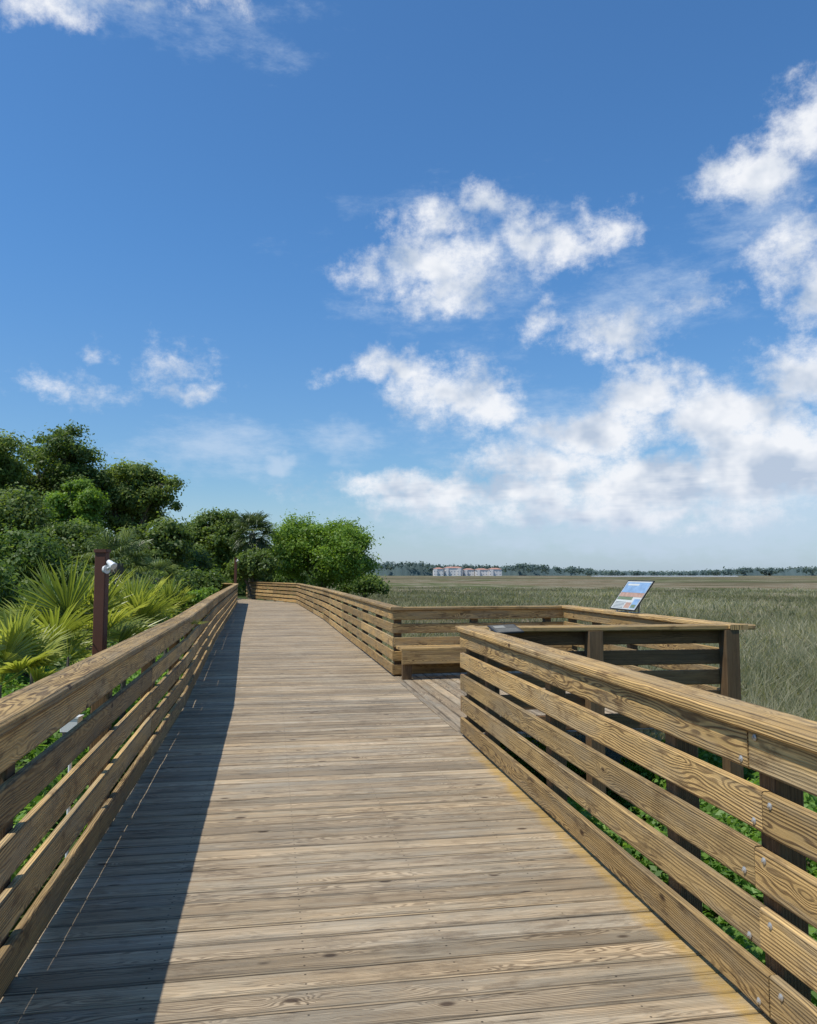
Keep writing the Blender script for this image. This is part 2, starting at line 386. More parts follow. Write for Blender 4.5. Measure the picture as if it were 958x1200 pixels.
for sg in (-0.09,0.09):
    mb=MB(); mb.plank(pc-pn*0.006+py_*sg-po*0.09,pc-pn*0.006+py_*sg-po*0.09-Z*(0.032),px_,py_,0.07,0.03,0.002); mb.make('bracket',M_metal,plq,pc)
# ------------------------------------------------ lamp posts
def lamp(base,ztop,w,label,face,k=1.0):
    root=empty('lamp_post',base,label,'lamp post','brown path lamp posts')
    mb=MB(); mb.plank(base,Vector((base.x,base.y,ztop-0.03)),V(1,0,0),V(0,1,0),w,w,0.008)
    mb.plank(Vector((base.x,base.y,ztop-0.03)),Vector((base.x,base.y,ztop)),V(1,0,0),V(0,1,0),w+0.02,w+0.02,0.008)
    mb.make('post',M_lamp,root,base)
    c=Vector((base.x,base.y,ztop-0.19))
    f=Vector(face).normalized()
    mb=MB(); addtube(mb,[c+f*(w/2-0.005),c+f*(w/2+0.018)],[0.045*k,0.045*k],14); addtube(mb,[c+f*(w/2+0.01),c+f*(w/2+.06*k)+Z*0.02],[0.014,0.014],8)
    mb.make('bracket',M_white,root,c)
    h0=c+f*(w/2+0.05*k)+Z*0.065*k; dr=(f*0.85-Z*0.55).normalized()
    mb=MB(); addtube(mb,[h0-dr*0.03*k,h0-dr*0.022*k,h0,h0+dr*0.03*k,h0+dr*0.07*k,h0+dr*0.075*k],[0.008*k,0.022*k,0.028*k,0.031*k,0.040*k,0.034*k],18)
    mb.make('lamp_head',M_white,root,h0)
lamp(V(-2.93,7.6,-0.6),1.83,0.105,'dark brown lamp post with a small white floodlight outside the railing',(0.95,-0.5,0),0.95)
lamp(V(-9.35,43.0,-0.6),2.45,0.13,'distant brown lamp post with white light beside the bend',(1,-0.6,0))
jb=Vector((-2.03,4.86,0.70))
mb=MB(); mb.plank(jb-Z*0.045,jb+Z*0.035,V(1,0,0),V(0,1,0),0.11,0.07,0.006); mb.plank(jb+Z*0.035,jb+Z*0.045,V(1,0,0),V(0,1,0),0.12,0.08,0.003)
addtube(mb,[jb-Z*0.045,jb-Z*1.3],[0.012,0.012],8)
o_=mb.make('junction_box',M_white,None,jb); tag(o_,'small white electrical box on a conduit outside the railing','electrical box')
# ------------------------------------------------ leaf materials
def leafmat(name,dark,mid,light,trans=0.4,rough=0.5,spec=0.35,k=1.0):
    m,g,b=newmat(name)
    t=g.node('ShaderNodeAttribute',attribute_name='tint').outputs['Fac']
    r=g.node('ShaderNodeValToRGB'); g.put(r.inputs[0],t)
    e=r.color_ramp.elements; e[0].position=0.0; e[0].color=(*[x*k for x in dark],1); e[1].position=1.0; e[1].color=(*[x*k for x in light],1)
    q=e.new(0.5); q.color=(*[x*k for x in mid],1)
    g.put(b.inputs['Base Color'],r.outputs[0]); b.inputs['Roughness'].default_value=rough; b.inputs['Specular IOR Level'].default_value=spec
    tr=g.node('ShaderNodeBsdfTranslucent'); g.put(tr.inputs[0],g.mix(1.0,r.outputs[0],(1.5,1.5,0.7),'MULTIPLY'))
    mx=g.node('ShaderNodeMixShader'); mx.inputs[0].default_value=trans
    g.l.new(b.outputs[0],mx.inputs[1]); g.l.new(tr.outputs[0],mx.inputs[2])
    g.l.new(mx.outputs[0],m.node_tree.nodes['Material Output'].inputs[0])
    return m
M_oak=leafmat('oak_leaves',(0.022,0.040,0.013),(0.078,0.118,0.028),(0.19,0.245,0.06),0.45,k=1.4)
M_oakb=leafmat('olive_oak_leaves',(0.024,0.042,0.014),(0.095,0.135,0.034),(0.22,0.27,0.075),0.45,k=1.4)
M_oak2=leafmat('fresh_green_leaves',(0.035,0.07,0.012),(0.11,0.18,0.026),(0.22,0.32,0.05),0.45,k=1.4)
M_shrub=leafmat('shrub_leaves',(0.024,0.046,0.014),(0.080,0.128,0.030),(0.20,0.26,0.06),0.45,k=1.4)
M_cover=leafmat('ground_cover_leaves',(0.04,0.085,0.018),(0.11,0.20,0.04),(0.22,0.34,0.08),0.45,k=1.4)
M_palm=leafmat('palmetto_blades',(0.07,0.10,0.022),(0.22,0.255,0.05),(0.42,0.43,0.12),0.4,0.35,0.5,k=1.2)
M_palm2=leafmat('palm_fronds',(0.045,0.07,0.03),(0.11,0.15,0.06),(0.22,0.26,0.12),0.35,0.4,0.5,k=1.3)
M_palm3=leafmat('dark_palm_fronds',(0.03,0.05,0.02),(0.08,0.11,0.045),(0.15,0.19,0.08),0.35,0.4,0.5,k=1.2)
M_marsh=leafmat('marsh_grass_blades',(0.11,0.100,0.062),(0.215,0.215,0.130),(0.50,0.455,0.335),0.42,0.7,0.2,k=1.0)
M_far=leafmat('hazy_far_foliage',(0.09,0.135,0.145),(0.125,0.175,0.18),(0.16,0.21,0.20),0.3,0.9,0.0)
M_bark=simple('bark',(0.14,0.115,0.09),0.9,0,0.5,20)
def rdir(n):
    v=rng.normal(size=(n,3)); return v/np.linalg.norm(v,axis=1,keepdims=True)
def leafquads(cen,nrm,size,aspect=0.55):
    n=len(cen); r=rdir(n); a=np.cross(nrm,r); a/=np.linalg.norm(a,axis=1,keepdims=True)+1e-9; b=np.cross(nrm,a)
    s=size[:,None]
    q=np.stack([cen-a*s, cen-b*s*aspect+nrm*s*0.15, cen+a*s, cen+b*s*aspect+nrm*s*0.15],axis=1)
    return q.reshape(-1,3)
def clumpleaves(cc,cr,n,size,flat=0.75,bright=None,spread=0.25):
    k=len(cc); wts=cr**2; wts=wts/wts.sum()
    idx=rng.choice(k,n,p=wts)
    d=rdir(n); 
    rad=cr[idx]*(1-rng.normal(0,spread,n)).clip(0.1,1.7)
    lump=1+0.25*np.sin(d[:,0]*7+idx)+0.2*np.sin(d[:,1]*9+idx*2.1)
    pos=cc[idx]+d*(rad*lump)[:,None]*np.array([1,1,flat])
    nrm=d+rdir(n)*0.9+np.array([0,0,0.35]); nrm/=np.linalg.norm(nrm,axis=1,keepdims=True)
    cb=rng.random(k) if bright is None else bright
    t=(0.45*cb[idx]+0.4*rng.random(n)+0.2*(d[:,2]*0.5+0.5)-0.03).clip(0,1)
    return leafquads(pos,nrm,size*rng.uniform(0.5,1.35,n)),t
def tree(name,label,base,cen,rad,ncl,nleaf,lsize,mat,seed,cscale=0.30,loose=0.0):
    global rng
    rng=np.random.default_rng(seed); random.seed(seed)
    base=Vector(base); cen=Vector(cen)
    root=empty(name,base,label,'tree')
    rad=np.array(rad)
    nl=9; ld=rdir(nl); ld[:,2]=ld[:,2]*0.85; lc=ld*rad*(0.48+0.14*loose); lr=rng.uniform(0.36,0.56,nl)
    lc[0]=0; lr[0]=0.76-0.08*loose
    li=rng.integers(0,nl,ncl); li[:ncl//3]=0
    d=rdir(ncl); rr=rng.random(ncl)**0.4
    cr=rad.mean()*cscale*rng.uniform(0.40,1.25,ncl)*(1-0.15*loose)
    cc=np.array(cen)+lc[li]+d*(rr*lr[li])[:,None]*rad
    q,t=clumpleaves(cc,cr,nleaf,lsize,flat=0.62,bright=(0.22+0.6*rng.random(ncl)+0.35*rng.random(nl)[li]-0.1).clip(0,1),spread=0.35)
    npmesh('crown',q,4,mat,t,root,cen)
    mb=MB(); h=cen.z-base.z
    tr=0.03*h+0.08
    pts=[base,base+Vector((0.1,0.05,h*0.3)),base.lerp(cen,0.6)+Vector((-0.1,0,0)),cen]
    addtube(mb,pts,[tr*1.25,tr,tr*0.75,tr*0.4],9)
    for j in range(1,nl):
        e=cen+Vector(lc[j]); s0=pts[2] if j%2 else pts[1].lerp(pts[2],0.6); mid=s0.lerp(e,0.5)+Vector((0,0,0.25*random.uniform(-1,1)))
        addtube(mb,[s0,mid,e],[tr*0.5,tr*0.33,tr*0.18],6)
    for i in range(0,ncl):
        e=Vector(cc[i]); s0=cen+Vector(lc[li[i]]); 
        addtube(mb,[s0,s0.lerp(e,0.5)+Vector((0,0,0.1*random.uniform(-1,1))),e],[tr*0.16,tr*0.10,tr*0.04],4)
    mb.make('trunk',M_bark,root,base)
    return root
def pm(px,Y): return px/F*Y
ZL=-0.5
def T(name,label,u,v,Y,rx,rz,ncl,nleaf,ls,mat,seed,cs=0.30,loose=0.0):
    c=P(u,v,Y); r=(pm(rx,Y),pm(rx,Y)*0.9,pm(rz,Y))
    return tree(name,label,(c.x+0.2,Y,ZL-0.3),c,r,ncl,nleaf,ls,mat,seed,cs,loose)
T('oak_tree','tall dark green live oak with spreading crown',45,562,44,86,76,125,56000,0.092,M_oak,11,0.205,1.0)
T('oak_tree','rounded dark live oak standing above palms',155,583,47,60,69,110,50000,0.098,M_oakb,12,0.21,0.8)
T('oak_tree','lighter green leafy tree between the dark oaks',80,600,36,42,46,75,36000,0.07,M_oak2,13,0.23,0.5)
T('oak_tree','tall dark green live oak at the wood edge',-35,556,40,74,76,105,44000,0.09,M_oakb,19,0.205,1.0)
T('oak_tree','dark green oak behind the cabbage palm',252,638,62,50,48,80,38000,0.12,M_oak,14,0.24,0.4)
T('broadleaf_tree','bright green rounded tree beyond the boardwalk bend',376,647,56,74,54,125,68000,0.095,M_oak2,15,0.22,0.4)
T('oak_tree','low dark green tree at the wood edge',-25,630,28,75,66,70,34000,0.07,M_oak,16,0.25,0.4)
T('oak_tree','low bushy oak filling the wood edge',70,648,31,80,42,70,38000,0.076,M_oak,17,0.25,0.3)
T('oak_tree','low bushy oak filling the wood edge',180,645,40,50,46,60,30000,0.095,M_oak,18,0.25,0.3)
# ------------------------------------------------ shrubs
def shrub(label,u,v,Y,rx,rz,n,ls,mat,seed):
    global rng
    rng=np.random.default_rng(seed)
    c=P(u,v,Y); rad=np.array((pm(rx,Y),pm(rx,Y)*0.8,pm(rz,Y))); ncl=34
    d=rdir(ncl); d[:,2]=np.abs(d[:,2])*1.0-0.25
    cr=rad.mean()*0.32*rng.uniform(0.5,1.3,ncl)
    cc=np.array(c)+d*(rng.random((ncl,1))**0.4)*rad*0.85
    q,t=clumpleaves(cc,cr,n,ls,0.85)
    base=Vector((c.x,c.y,ZL))
    root=empty('shrub',base,label,'shrub','shrubs beside the boardwalk')
    npmesh('foliage',q,4,mat,t,root,c)
    mb=MB()
    for i in range(7): 
        e=Vector(cc[i]); addtube(mb,[base,base.lerp(e,0.5)+Vector((0,0,.1)),e],[0.05,0.035,0.012],6)
    mb.make('stem',M_bark,root,base)
sh=[(15,660,19,62,46,16000,.06,M_shrub,31),(72,688,22,55,34,12000,.065,M_oak,32),(-30,700,12,60,50,13000,.042,M_shrub,33),
(120,690,30,60,30,13000,.075,M_oakb,34),(195,690,36,42,26,11000,.08,M_oak,35),(238,688,44,34,24,9000,.10,M_shrub,36),
(205,668,50,50,30,10000,.12,M_oak,37),(318,682,64,36,24,9000,.13,M_oak,38),(262,690,50,20,16,5000,.09,M_shrub,39),
(226,704,26,20,14,6000,.055,M_oak2,40),(30,728,14,56,30,11000,.05,M_oak,41),(175,702,22,44,20,9000,.05,M_shrub,42),(428,688,62,30,14,6000,.11,M_shrub,43),
(246,700,34,14,12,4000,.065,M_oak2,44),(5,610,24,56,46,15000,.06,M_oakb,45),(110,712,17,40,20,8000,.045,M_oak,46),(300,668,51,30,26,9000,.11,M_oak,47)]
for s_ in sh: shrub('dense green leafy shrub growing beside the boardwalk',*s_)
rng=np.random.default_rng(5)
k=150; X=rng.uniform(-75,-10,k); Y=rng.uniform(75,95,k); cc=np.stack([X,Y,rng.uniform(-0.5,6.0,k)*np.clip((-X-4)/25,0.35,1)],1); cr=rng.uniform(1.3,2.6,k)
q,t=clumpleaves(cc,cr,50000,0.28); wd=npmesh('woods',q,4,M_oak,t); wd['kind']='stuff'; wd['label']='dark green woodland edge behind the oaks'; wd['category']='woods'
# ------------------------------------------------ palms
def fan(Q,TT,o,dirv,length,pet,nb,spread,droop,wid,b0):
    d=Vector(dirv).normalized(); side=d.cross(Z)
    if side.length<0.1: side=V(1,0,0)
    side.normalize(); up=side.cross(d).normalized()
    tip=o+d*pet+Vector((0,0,-0.06*pet))
    w=0.006+0.004*length
    Q.append([o-side*w,o+side*w,tip+side*w*0.6,tip-side*w*0.6]); TT.append(b0)
    Q.append([o-up*w,o+up*w,tip+up*w*0.6,tip-up*w*0.6]); TT.append(b0)
    tilt=random.uniform(-0.5,0.5)
    up2=(up*math.cos(tilt)+side*math.sin(tilt)); side2=d.cross(up2).normalized()
    for i in range(nb):
        a=-spread+2*spread*i/(nb-1)+random.uniform(-.04,.04)
        bd_=(d*math.cos(a)+side2*math.sin(a)+up2*0.25*abs(math.sin(a))).normalized()
        L=length*(0.72+0.28*math.cos(a))*random.uniform(0.85,1.10)
        ww=(up2.cross(bd_)).normalized()
        p0=tip; p1=tip+bd_*L*0.5; p2=p1+bd_*L*0.3-Z*droop*L*0.12; p3=p2+(bd_*0.25-Z*droop*0.30*random.uniform(.4,1.5)).normalized()*L*0.28
        t=min(1,max(0,b0+random.uniform(-.25,.25)))
        fold=up2*wid*0.35
        for sg in (-1,1):
            Q.append([p0,p0+ww*wid*0.15*sg+fold*0.1,p1+ww*wid*0.5*sg+fold,p1]); TT.append(t)
            Q.append([p1,p1+ww*wid*0.5*sg+fold,p2+ww*wid*0.32*sg+fold*.6,p2]); TT.append(min(1,t+0.08))
            Q.append([p2,p2+ww*wid*0.32*sg+fold*.6,p3+ww*wid*0.03*sg,p3]); TT.append(min(1,t+0.15))
def palm(name,label,cat,c,base,nf,length,pet,nb,wid,mat,seed,lo=-0.7,trunk=0.0,group=None,droop=1.0):
    random.seed(seed)
    root=empty(name,base,label,cat,group)
    Q=[];TT=[]
    for i in range(nf):
        az=i*2.39996+random.uniform(-.3,.3); el=lo+(1.35-lo)*((i+0.5)/nf)+random.uniform(-.12,.12)
        d=Vector((math.cos(az)*math.cos(el),math.sin(az)*math.cos(el),math.sin(el)))
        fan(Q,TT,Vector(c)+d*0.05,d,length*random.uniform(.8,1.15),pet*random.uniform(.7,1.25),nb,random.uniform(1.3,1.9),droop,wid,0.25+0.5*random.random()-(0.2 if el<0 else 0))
    arr=np.array([[tuple(p) for p in q] for q in Q]).reshape(-1,3)
    npmesh('frond',arr,4,mat,np.array(TT),root,Vector(c))
    mb=MB(); b=Vector(base); cz=Vector(c)
    if trunk>0:
        n=12; pts=[b.lerp(cz,i/n) for i in range(n+1)]; addtube(mb,pts,[trunk*(1+0.12*(i%2))*(1.15-0.2*i/n) for i in range(n+1)],10)
    else:
        addtube(mb,[b,b.lerp(cz,0.6),cz+V(0,0,0.02)],[0.05,0.035,0.012],8)
    mb.make('trunk',M_bark,root,b)
def PM(label,u,v,Y,radpx,nf,nb,seed,trunk,name='cabbage_palm',mat=None,lo=-0.7,wid=0.05,dr=1.0):
    c=P(u,v,Y); r=pm(radpx,Y)
    palm(name,label,'palm' if trunk else 'palmetto',c,(c.x,c.y,ZL-0.2),nf,r*0.6,r*0.45,nb,wid,mat or M_palm2,seed,lo,trunk,'palms beside the boardwalk',dr)
PM('cabbage palm with shaggy round crown in front of oaks',296,625,53,31,50,18,51,0.20,mat=M_palm3,lo=-1.0,wid=0.07)
PM('cabbage palm with spreading grey green fan fronds',138,660,25,48,30,22,52,0.18,wid=0.04)
PM('small cabbage palm with fan fronds among shrubs',180,678,29,34,26,20,53,0.18,wid=0.04)
for i,(u,v,Y,r,lo) in enumerate([(80,772,8.4,112,.25),(146,750,10.4,84,.2),(195,724,15,42,.1),(0,806,6.8,84,.1),(38,775,9.8,70,.0)]):
    PM('yellow green palmetto with stiff pointed fan leaves by the railing',u,v,Y,r,14,28,60+i,0,'palmetto',M_palm,lo=lo,wid=0.036,dr=0.22)
# ------------------------------------------------ ground
xs=np.concatenate([-np.geomspace(4000,14,30),np.linspace(-12,12,49),np.geomspace(14,4000,30)])
ys=np.concatenate([-np.geomspace(1500,12,14),np.linspace(-10,60,90),np.geomspace(63,7000,40)])
XX,YY=np.meshgrid(xs,ys,indexing='ij')
Wf=XX*0.985+YY*0.17
ZZ=-1.0+0.5/(1+np.exp(np.clip((Wf+0.3)*2.2,-40,40)))+0.04*np.sin(XX*1.3)*np.sin(YY*0.9)*(np.abs(XX)<40)*(YY<100)
vs=np.stack([XX,YY,ZZ],-1).reshape(-1,3); ny=len(ys)
fs=[(i*ny+j,(i+1)*ny+j,(i+1)*ny+j+1,i*ny+j+1) for i in range(len(xs)-1) for j in range(ny-1)]
me=bpy.data.meshes.new('ground'); me.from_pydata(vs.tolist(),[],fs)
M_ground,g,b=newmat('marsh_and_undergrowth_ground')
pos=g.node('ShaderNodeNewGeometry').outputs['Position']; x,y,z=g.sep(pos)
w=g.vm('DOT_PRODUCT',pos,(0.985,0.17,0))
nA=g.noise(g.comb(g.m('MULTIPLY',x,0.012),g.m('MULTIPLY',y,0.009)),1.0,5,0.6)
nB=g.noise(g.comb(g.m('MULTIPLY',x,0.12),g.m('MULTIPLY',y,0.05)),1.0,6,0.7)
nC=g.noise(pos,3.0,6,0.75)
c=g.mix(g.step(nA,0.45,0.55),(0.225,0.180,0.115),(0.130,0.150,0.070))
c=g.mix(g.step(nB,0.44,0.62),c,(0.30,0.265,0.19))
c=g.mix(g.step(nC,0.35,0.65),g.mix(1.0,c,(0.5,0.5,0.5),'MULTIPLY'),c)
nd=g.noise(g.comb(g.m('MULTIPLY',x,0.010),g.m('MULTIPLY',y,0.012),3.3),1.0,5,0.65)
c=g.mix(g.m('MULTIPLY',g.step(nd,0.51,0.56),0.75),c,(0.080,0.078,0.045))
lf=g.mix(nC,(0.03,0.045,0.02),(0.08,0.11,0.035))
c=g.mix(g.m('MULTIPLY',g.step(g.m('ADD',w,g.m('MULTIPLY',nB,3.0)),0.5,3.0,1.0,0.0),g.step(y,90,200,1.0,0.0)),c,lf)
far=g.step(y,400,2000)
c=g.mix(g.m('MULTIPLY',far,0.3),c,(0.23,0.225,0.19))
g.put(b.inputs['Base Color'],c); b.inputs['Roughness'].default_value=1.0; b.inputs['Specular IOR Level'].default_value=0.0
bp=g.node('ShaderNodeBump'); bp.inputs['Strength'].default_value=0.6; bp.inputs['Distance'].default_value=0.15
g.put(bp.inputs['Height'],nC); g.put(b.inputs['Normal'],bp.outputs[0])
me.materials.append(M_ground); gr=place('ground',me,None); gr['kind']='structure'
# marsh grass: clustered tufts
rng=np.random.default_rng(9)
NC=20000; per=16
r0=np.exp(rng.uniform(math.log(6.5),math.log(150),NC)); az=np.radians(rng.uniform(-14,38,NC))
tx=r0*np.sin(az); ty=r0*np.cos(az)
pt_=0.5+0.5*np.sin(tx*0.16+2*np.sin(ty*0.07))*np.sin(ty*0.10+1.7*np.sin(tx*0.09))
pt2_=0.5+0.5*np.sin(tx*0.9+2*np.sin(ty*0.6))*np.sin(ty*0.7+1.7*np.sin(tx*0.7))
s_c=-0.17*tx+0.985*ty; w_c=0.985*tx+0.17*ty
ok=(w_c>2.3)&~((s_c>7.2)&(s_c<13.5)&(w_c<5.2))&~((s_c<9)&(w_c<5.5))&(rng.random(NC)<(0.25+0.9*pt2_**1.5)*np.clip((170-r0)/80,0.25,1))
tx,ty,r0,pt_,pt2_=tx[ok],ty[ok],r0[ok],pt_[ok],pt2_[ok]; nc=len(tx)
th_=rng.uniform(0.12,0.55,nc)*(0.45+0.4*pt_+0.4*pt2_); tb=(0.6*pt_+0.15*pt2_+0.25*rng.random(nc))
ii=np.repeat(np.arange(nc),per); n=len(ii)
sp=(0.06+0.009*r0)[ii]
ox=rng.normal(0,1,n)*sp; oy=rng.normal(0,1,n)*sp
gx=tx[ii]+ox; gy=ty[ii]+oy; r=r0[ii]
hgt=th_[ii]*rng.uniform(0.5,1.15,n); wd_=0.004+0.00065*r
ln=np.stack([ox/sp*0.4+rng.normal(0,0.5,n),oy/sp*0.4+rng.normal(0,0.5,n)],1)
a=rng.uniform(0,math.pi,n); dx=np.cos(a)*wd_; dy=np.sin(a)*wd_
b0=np.stack([gx-dx,gy-dy,np.full(n,-1.03)],1); b1=np.stack([gx+dx,gy+dy,np.full(n,-1.03)],1)
tp=np.stack([gx+ln[:,0]*hgt,gy+ln[:,1]*hgt,-1.0+hgt],1)
q=np.stack([b0,b1,tp],1).reshape(-1,3)
t=(0.7*tb[ii]+0.32*rng.random(n)).clip(0,1)
o_=npmesh('marsh_grass',q,3,M_marsh,t); o_['kind']='stuff'; o_['label']='grey green salt marsh grass'; o_['category']='grass'
def cover(name,n,s0,s1,w0,w1,zb,amp,ls,mat,seed,lab):
    global rng
    rng=np.random.default_rng(seed)
    s=rng.uniform(s0,s1,n); w=rng.uniform(w0,w1,n)
    x=tdir.x*s+ndir.x*w; y=tdir.y*s+ndir.y*w
    bumps=0.5+0.25*np.sin(x*2.3+1.3*np.sin(y*1.7))+0.25*np.sin(y*2.9+1.1*np.sin(x*3.1))
    z=zb+amp*bumps*rng.uniform(0.35,1.0,n)
    nrm=rdir(n)*0.8+np.array([0,0,0.8]); nrm/=np.linalg.norm(nrm,axis=1,keepdims=True)
    q=leafquads(np.stack([x,y,z],1),nrm,ls*rng.uniform(.5,1.4,n),0.5)
    t=(0.4*bumps+0.6*rng.random(n)).clip(0,1)
    o=npmesh(name,q,4,mat,t); o['kind']='stuff'; o['label']=lab; o['category']='ground cover'
cover('ground_cover_plants',70000,0,9.5,2.15,6.0,-1.0,0.8,0.045,M_cover,21,'low leafy green plants below the boardwalk')
cover('ground_cover_plants',90000,0,16,-7.0,-1.45,-0.6,0.8,0.05,M_cover,22,'bright green leafy plants beside the boardwalk')
cover('ground_cover_plants',40000,16,45,-14,-1.9,-0.5,0.9,0.09,M_shrub,23,'dense green undergrowth beside the boardwalk')
# ------------------------------------------------ far treeline
rng=np.random.default_rng(3)
uu=rng.uniform(-400,1500,1400); Yf=rng.uniform(880,980,1400)
def prof(u):
    return np.interp(u,[-400,400,445,475,495,510,560,590,610,640,690,720,800,840,880,900,940,960,1500],[12,12,12.5,13.5,13,9.5,9,9,11,9,5,2.0,1.6,3.5,6.5,5.5,7,6.5,8])
hpx=prof(uu)*rng.uniform(0.62,1.03,1400)
cx=(uu-479)/F*Yf; top=H+(hpx)/F*Yf
cr=rng.uniform(2.0,4.0,1400)
cc=np.stack([cx,Yf,top-cr*0.6],1)
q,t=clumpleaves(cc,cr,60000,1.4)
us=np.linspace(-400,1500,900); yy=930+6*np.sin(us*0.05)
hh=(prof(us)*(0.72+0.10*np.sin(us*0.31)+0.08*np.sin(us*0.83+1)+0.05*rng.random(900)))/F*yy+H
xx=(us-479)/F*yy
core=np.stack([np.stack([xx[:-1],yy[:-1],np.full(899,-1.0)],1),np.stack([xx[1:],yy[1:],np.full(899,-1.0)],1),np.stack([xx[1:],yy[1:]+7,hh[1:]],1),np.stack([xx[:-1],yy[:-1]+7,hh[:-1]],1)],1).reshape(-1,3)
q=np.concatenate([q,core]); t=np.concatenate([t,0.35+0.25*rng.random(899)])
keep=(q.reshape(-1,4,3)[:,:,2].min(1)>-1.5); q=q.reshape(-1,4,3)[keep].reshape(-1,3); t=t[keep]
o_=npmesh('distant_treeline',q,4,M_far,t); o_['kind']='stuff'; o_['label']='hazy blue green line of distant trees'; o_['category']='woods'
M_wall=simple('white_stucco',(0.72,0.69,0.66),0.8,0,0.05,0.3); M_roof=simple('terracotta_roof',(0.42,0.22,0.16),0.8,0,0.1,0.3); M_glass=simple('dark_window',(0.32,0.33,0.35),0.3)
def building(u0,u1,vtop,Y,label):
    x0=(u0-479)/F*Y; x1=(u1-479)/F*Y; zt=H+(672-vtop)/F*Y; zb=-1.0; hh=zt-zb; D=14
    root=empty('apartment_building',V((x0+x1)/2,Y+D/2,zb),label,'building','distant apartment buildings')
    rh=1.5
    wm=MB(); wm.plank(V((x0+x1)/2,Y+D/2,zb),V((x0+x1)/2,Y+D/2,zt-rh),V(1,0,0),V(0,1,0),x1-x0,D,0.1)
    nb=max(2,int((x1-x0)/6))
    for i in range(nb):
        if i%2==0: xx=x0+(i+0.5)*(x1-x0)/nb; wm.plank(V(xx,Y-0.8,zb),V(xx,Y-0.8,zt-rh-.2),V(1,0,0),V(0,1,0),3.4,1.8,0.1)
    wm.make('wall',M_wall,root,V((x0+x1)/2,Y,zb))
    me=bpy.data.meshes.new('roof'); e=0.5; zr=zt-rh
    vv=[(x0-e,Y-e,zr),(x1+e,Y-e,zr),(x1+e,Y+D+e,zr),(x0-e,Y+D+e,zr),(x0+4,Y+D/2,zt),(x1-4,Y+D/2,zt)]
    me.from_pydata(vv,[],[(0,1,5,4),(1,2,5),(2,3,4,5),(3,0,4),(3,2,1,0)]); me.materials.append(M_roof); place('roof',me,root)
    gm=MB(); st=max(2,int((hh-2.0)/2.9))
    for k in range(st):
        for i in range(nb*2):
            xx=x0+(i+0.5)*(x1-x0)/(nb*2); yy=Y-0.03 if (i//2)%2 else Y-1.73
            gm.plank(V(xx,yy,zb+1.2+k*2.9),V(xx,yy,zb+2.3+k*2.9),V(1,0,0),V(0,1,0),1.0,0.1,0.01)
    o=gm.make('window',M_glass,root,V((x0+x1)/2,Y,zb)); o['kind']='stuff'
building(508,520,665.0,846,'cream apartment block with red tiled roof by the marsh')
building(520.5,542,664,850,'cream apartment block with red tiled roof by the marsh')
building(543,556,666,856,'small pale apartment block with red tiled roof')
building(557,572,666,852,'long white apartment block with red tiled roof')
building(572.5,588,665.5,850,'long white apartment block with red tiled roof')
# pale tidal flat
x0,x1=(690-479)/F*650,(860-479)/F*650
nseg=40; va=[];fa=[]
for i in range(nseg+1):
    x=x0+(x1-x0)*i/nseg; k_=math.sin(math.pi*i/nseg)**0.5 if 0<i<nseg else 0
    va+= [(x,640-8*k_*(1+.3*math.sin(i)),-0.93),(x*1.9,1240+200*k_,-0.93)]
for i in range(nseg): fa.append((2*i,2*i+2,2*i+3,2*i+1))
me=bpy.data.meshes.new('water'); me.from_pydata(va,[],fa)
Mw,g,b=newmat('tidal_water'); b.inputs['Roughness'].default_value=0.35
nn_=g.noise(g.node('ShaderNodeNewGeometry').outputs['Position'],0.05,4,0.6); g.put(b.inputs['Base Color'],g.mix(nn_,(0.18,0.19,0.18),(0.42,0.40,0.35)))
me.materials.append(Mw); o_=place('water',me,None); o_['kind']='structure'
# ------------------------------------------------ world
wld=bpy.data.worlds.new('World'); sc.world=wld; wld.use_nodes=True
g=G(wld.node_tree); bg=wld.node_tree.nodes['Background']
sund=Vector((-0.465,-0.24,1.0)).normalized(); el=math.asin(sund.z); azs=math.atan2(sund.x,sund.y)
sky=g.node('ShaderNodeTexSky',sky_type='NISHITA'); sky.sun_disc=False; sky.sun_elevation=el; sky.sun_rotation=azs; sky.air_density=1.0; sky.dust_density=0.6; sky.ozone_density=2.0
dirv=g.vm('NORMALIZE',g.node('ShaderNodeTexCoord').outputs['Generated'])
dx_,dy_,dz_=g.sep(dirv)
AZ=g.m('ARCTAN2',dx_,dy_); EL=g.m('ARCSINE',dz_)
p=g.comb(AZ,EL,0.0)
def ang(u,v):
    x=(u-479)/F; y=(600-v)/F
    d=Vector((x, math.cos(PITCH)-y*math.sin(PITCH), math.sin(PITCH)+y*math.cos(PITCH))).normalized()
    return math.atan2(d.x,d.y),math.asin(d.z)
wn=g.noise(p,9.0,3,0.6,col=True)
wn=g.vm('SUBTRACT',wn,(0.5,0.5,0.5))
wn2=g.noise(p,30.0,2,0.6,col=True); wn2=g.vm('SUBTRACT',wn2,(0.5,0.5,0.5))
pw=g.vm('ADD',g.vm('ADD',p,g.vm('SCALE',wn,scale=0.06)),g.vm('SCALE',wn2,scale=0.035))
def field(pw,cl):
    M=None
    for (u,v,ru,rv,wt) in cl:
        a0,e0=ang(u,v); a1,_=ang(u+ru,v); _,e1=ang(u,v-rv)
        ra=abs(a1-a0)*1.18; re=abs(e1-e0)*1.18
        q=g.vm('MULTIPLY',g.vm('SUBTRACT',pw,(a0,e0,0)),(1/ra,1/re,0))
        m_=g.m('MULTIPLY_ADD',g.vm('LENGTH',q),-wt,wt)
        M=m_ if M is None else g.m('MAXIMUM',M,m_)
    return M
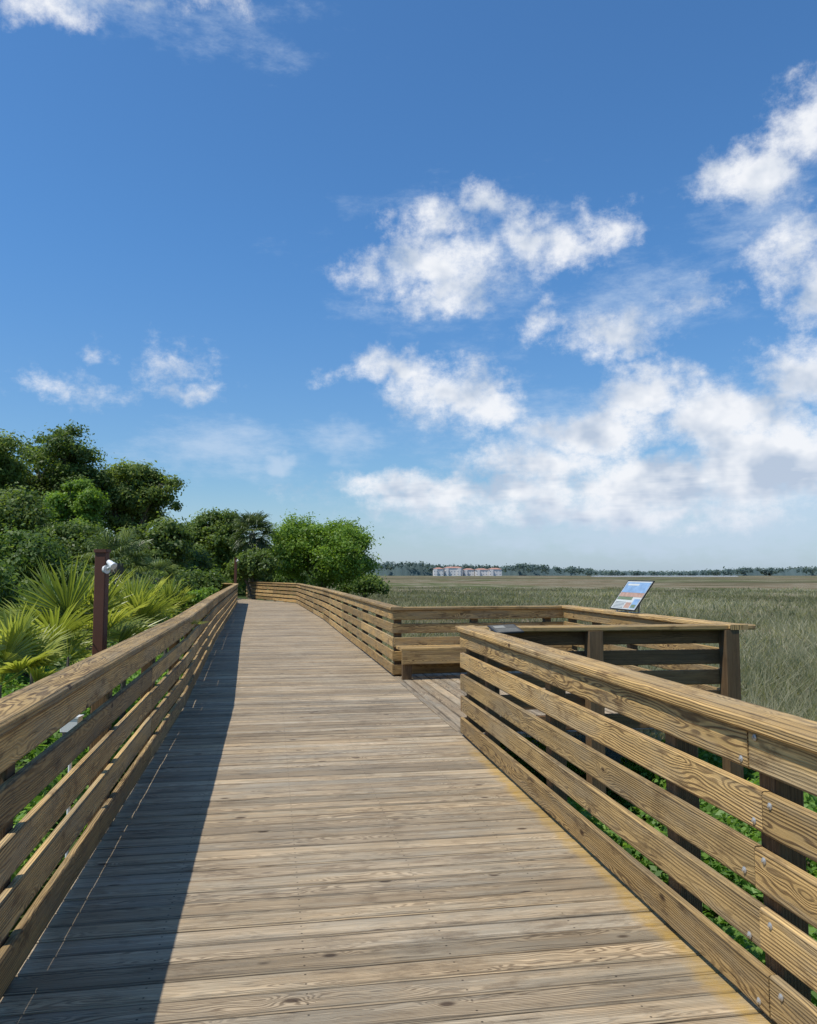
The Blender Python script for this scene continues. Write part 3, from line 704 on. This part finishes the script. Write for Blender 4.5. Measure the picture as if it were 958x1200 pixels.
dense=[(55,8,75,26,.5),(150,-2,70,18,.5),(262,2,35,18,.45),
(575,238,46,30,.8),(512,262,38,30,.6),(495,314,74,34,.9),(437,312,40,20,.65),(560,302,56,42,.75),(620,278,46,36,.8),(662,292,46,30,.7),(712,262,34,28,.6),(515,347,64,22,.75),
(465,434,66,22,.8),(525,458,72,42,1.0),(572,476,40,30,.75),
(213,418,38,28,.5),(236,456,34,14,.45),(66,455,58,20,.55),(107,408,18,12,.4),
(880,208,80,38,.9),(945,150,55,55,.9),(940,285,48,42,.9),(970,335,60,50,.95),
(722,392,64,28,.6),(812,352,42,24,.55),(632,372,24,20,.5),
(945,430,80,44,1.1),(860,490,120,46,1.2),(760,462,64,34,1.0),(700,508,110,36,1.05),(910,545,170,60,1.3),(640,545,110,34,.95),(540,580,160,28,.95),(450,574,70,20,.85),(770,572,240,42,1.1),(720,600,270,18,.9)]
wisp=[(250,530,110,40,.8),(395,520,60,28,.9),(325,545,24,10,1),(720,605,420,50,1.2),(560,310,170,90,.5),(740,350,130,60,.6),(890,250,120,60,.6),(900,600,280,70,1.3),(150,10,200,50,.6),(640,500,200,60,.6),(760,630,380,26,1.2)]
D=field(pw,dense); Wp=field(pw,wisp)
ps=g.vm('MULTIPLY',p,(1,1.2,1))
f1=g.noise(ps,13.0,7,0.70)
lo1=g.noise(ps,9.0,4,0.55)
lo2=g.noise(g.vm('ADD',ps,(0.020,-0.040,0)),9.0,4,0.55)
Dn=g.m('ADD',D,g.m('MULTIPLY_ADD',f1,2.4,-1.24))
aD=g.step(Dn,-0.14,0.80)
Wn=g.m('ADD',Wp,g.m('MULTIPLY_ADD',g.noise(g.vm('MULTIPLY',p,(1,2.6,1)),8.0,6,0.70),2.0,-1.12))
aW=g.m('MULTIPLY',g.step(Wn,-0.1,0.9),0.58)
lit=g.m('MULTIPLY_ADD',g.m('SUBTRACT',lo1,lo2),4.2,0.76)
thick=g.step(Dn,0.50,1.2)
lit=g.m('SUBTRACT',lit,g.m('MULTIPLY',thick,0.10))
strat=g.noise(g.vm('MULTIPLY',p,(3.0,24.0,1)),1.0,5,0.6)
lit=g.m('SUBTRACT',lit,g.m('MULTIPLY',g.m('MULTIPLY',g.step(EL,0.19,0.09),g.step(strat,0.42,0.60)),0.48),clamp=True)
ccol=g.mix(lit,(4.9,5.8,7.2),(9.1,9.3,9.7))
wcol=(6.2,7.3,8.8)
tin=g.mix(g.step(dz_,0.02,0.42),(0.80,1.04,1.22),(0.67,1.16,1.54))
skyc=g.mix(1.0,sky.outputs[0],tin,'MULTIPLY')
c=g.mix(aW,skyc,wcol)
c=g.mix(g.m('MULTIPLY',aD,0.97),c,ccol)
hz=g.step(dz_,0.0,0.12,1.0,0.0)
c=g.mix(g.m('MULTIPLY',hz,0.55),c,(5.0,6.1,7.9))
g.put(bg.inputs[0],c); bg.inputs[1].default_value=0.10
# ------------------------------------------------ sun & camera
sl=bpy.data.lights.new('sun','SUN'); sl.energy=4.3; sl.angle=math.radians(0.5); sl.color=(1.0,0.95,0.86)
so=bpy.data.objects.new('sun',sl); C.objects.link(so); so.rotation_euler=sund.to_track_quat('Z','Y').to_euler(); so.location=(-20,-10,40)
cam=bpy.data.cameras.new('camera'); co=bpy.data.objects.new('camera',cam); C.objects.link(co)
cam.sensor_fit='HORIZONTAL'; cam.sensor_width=36; cam.lens=F/958*36; cam.clip_end=12000; cam.clip_start=0.05
co.location=(0,0,H); co.rotation_euler=(math.radians(90)+PITCH,0,0); sc.camera=co
sc.view_settings.view_transform='Standard'; sc.view_settings.look='None'; sc.view_settings.exposure=0
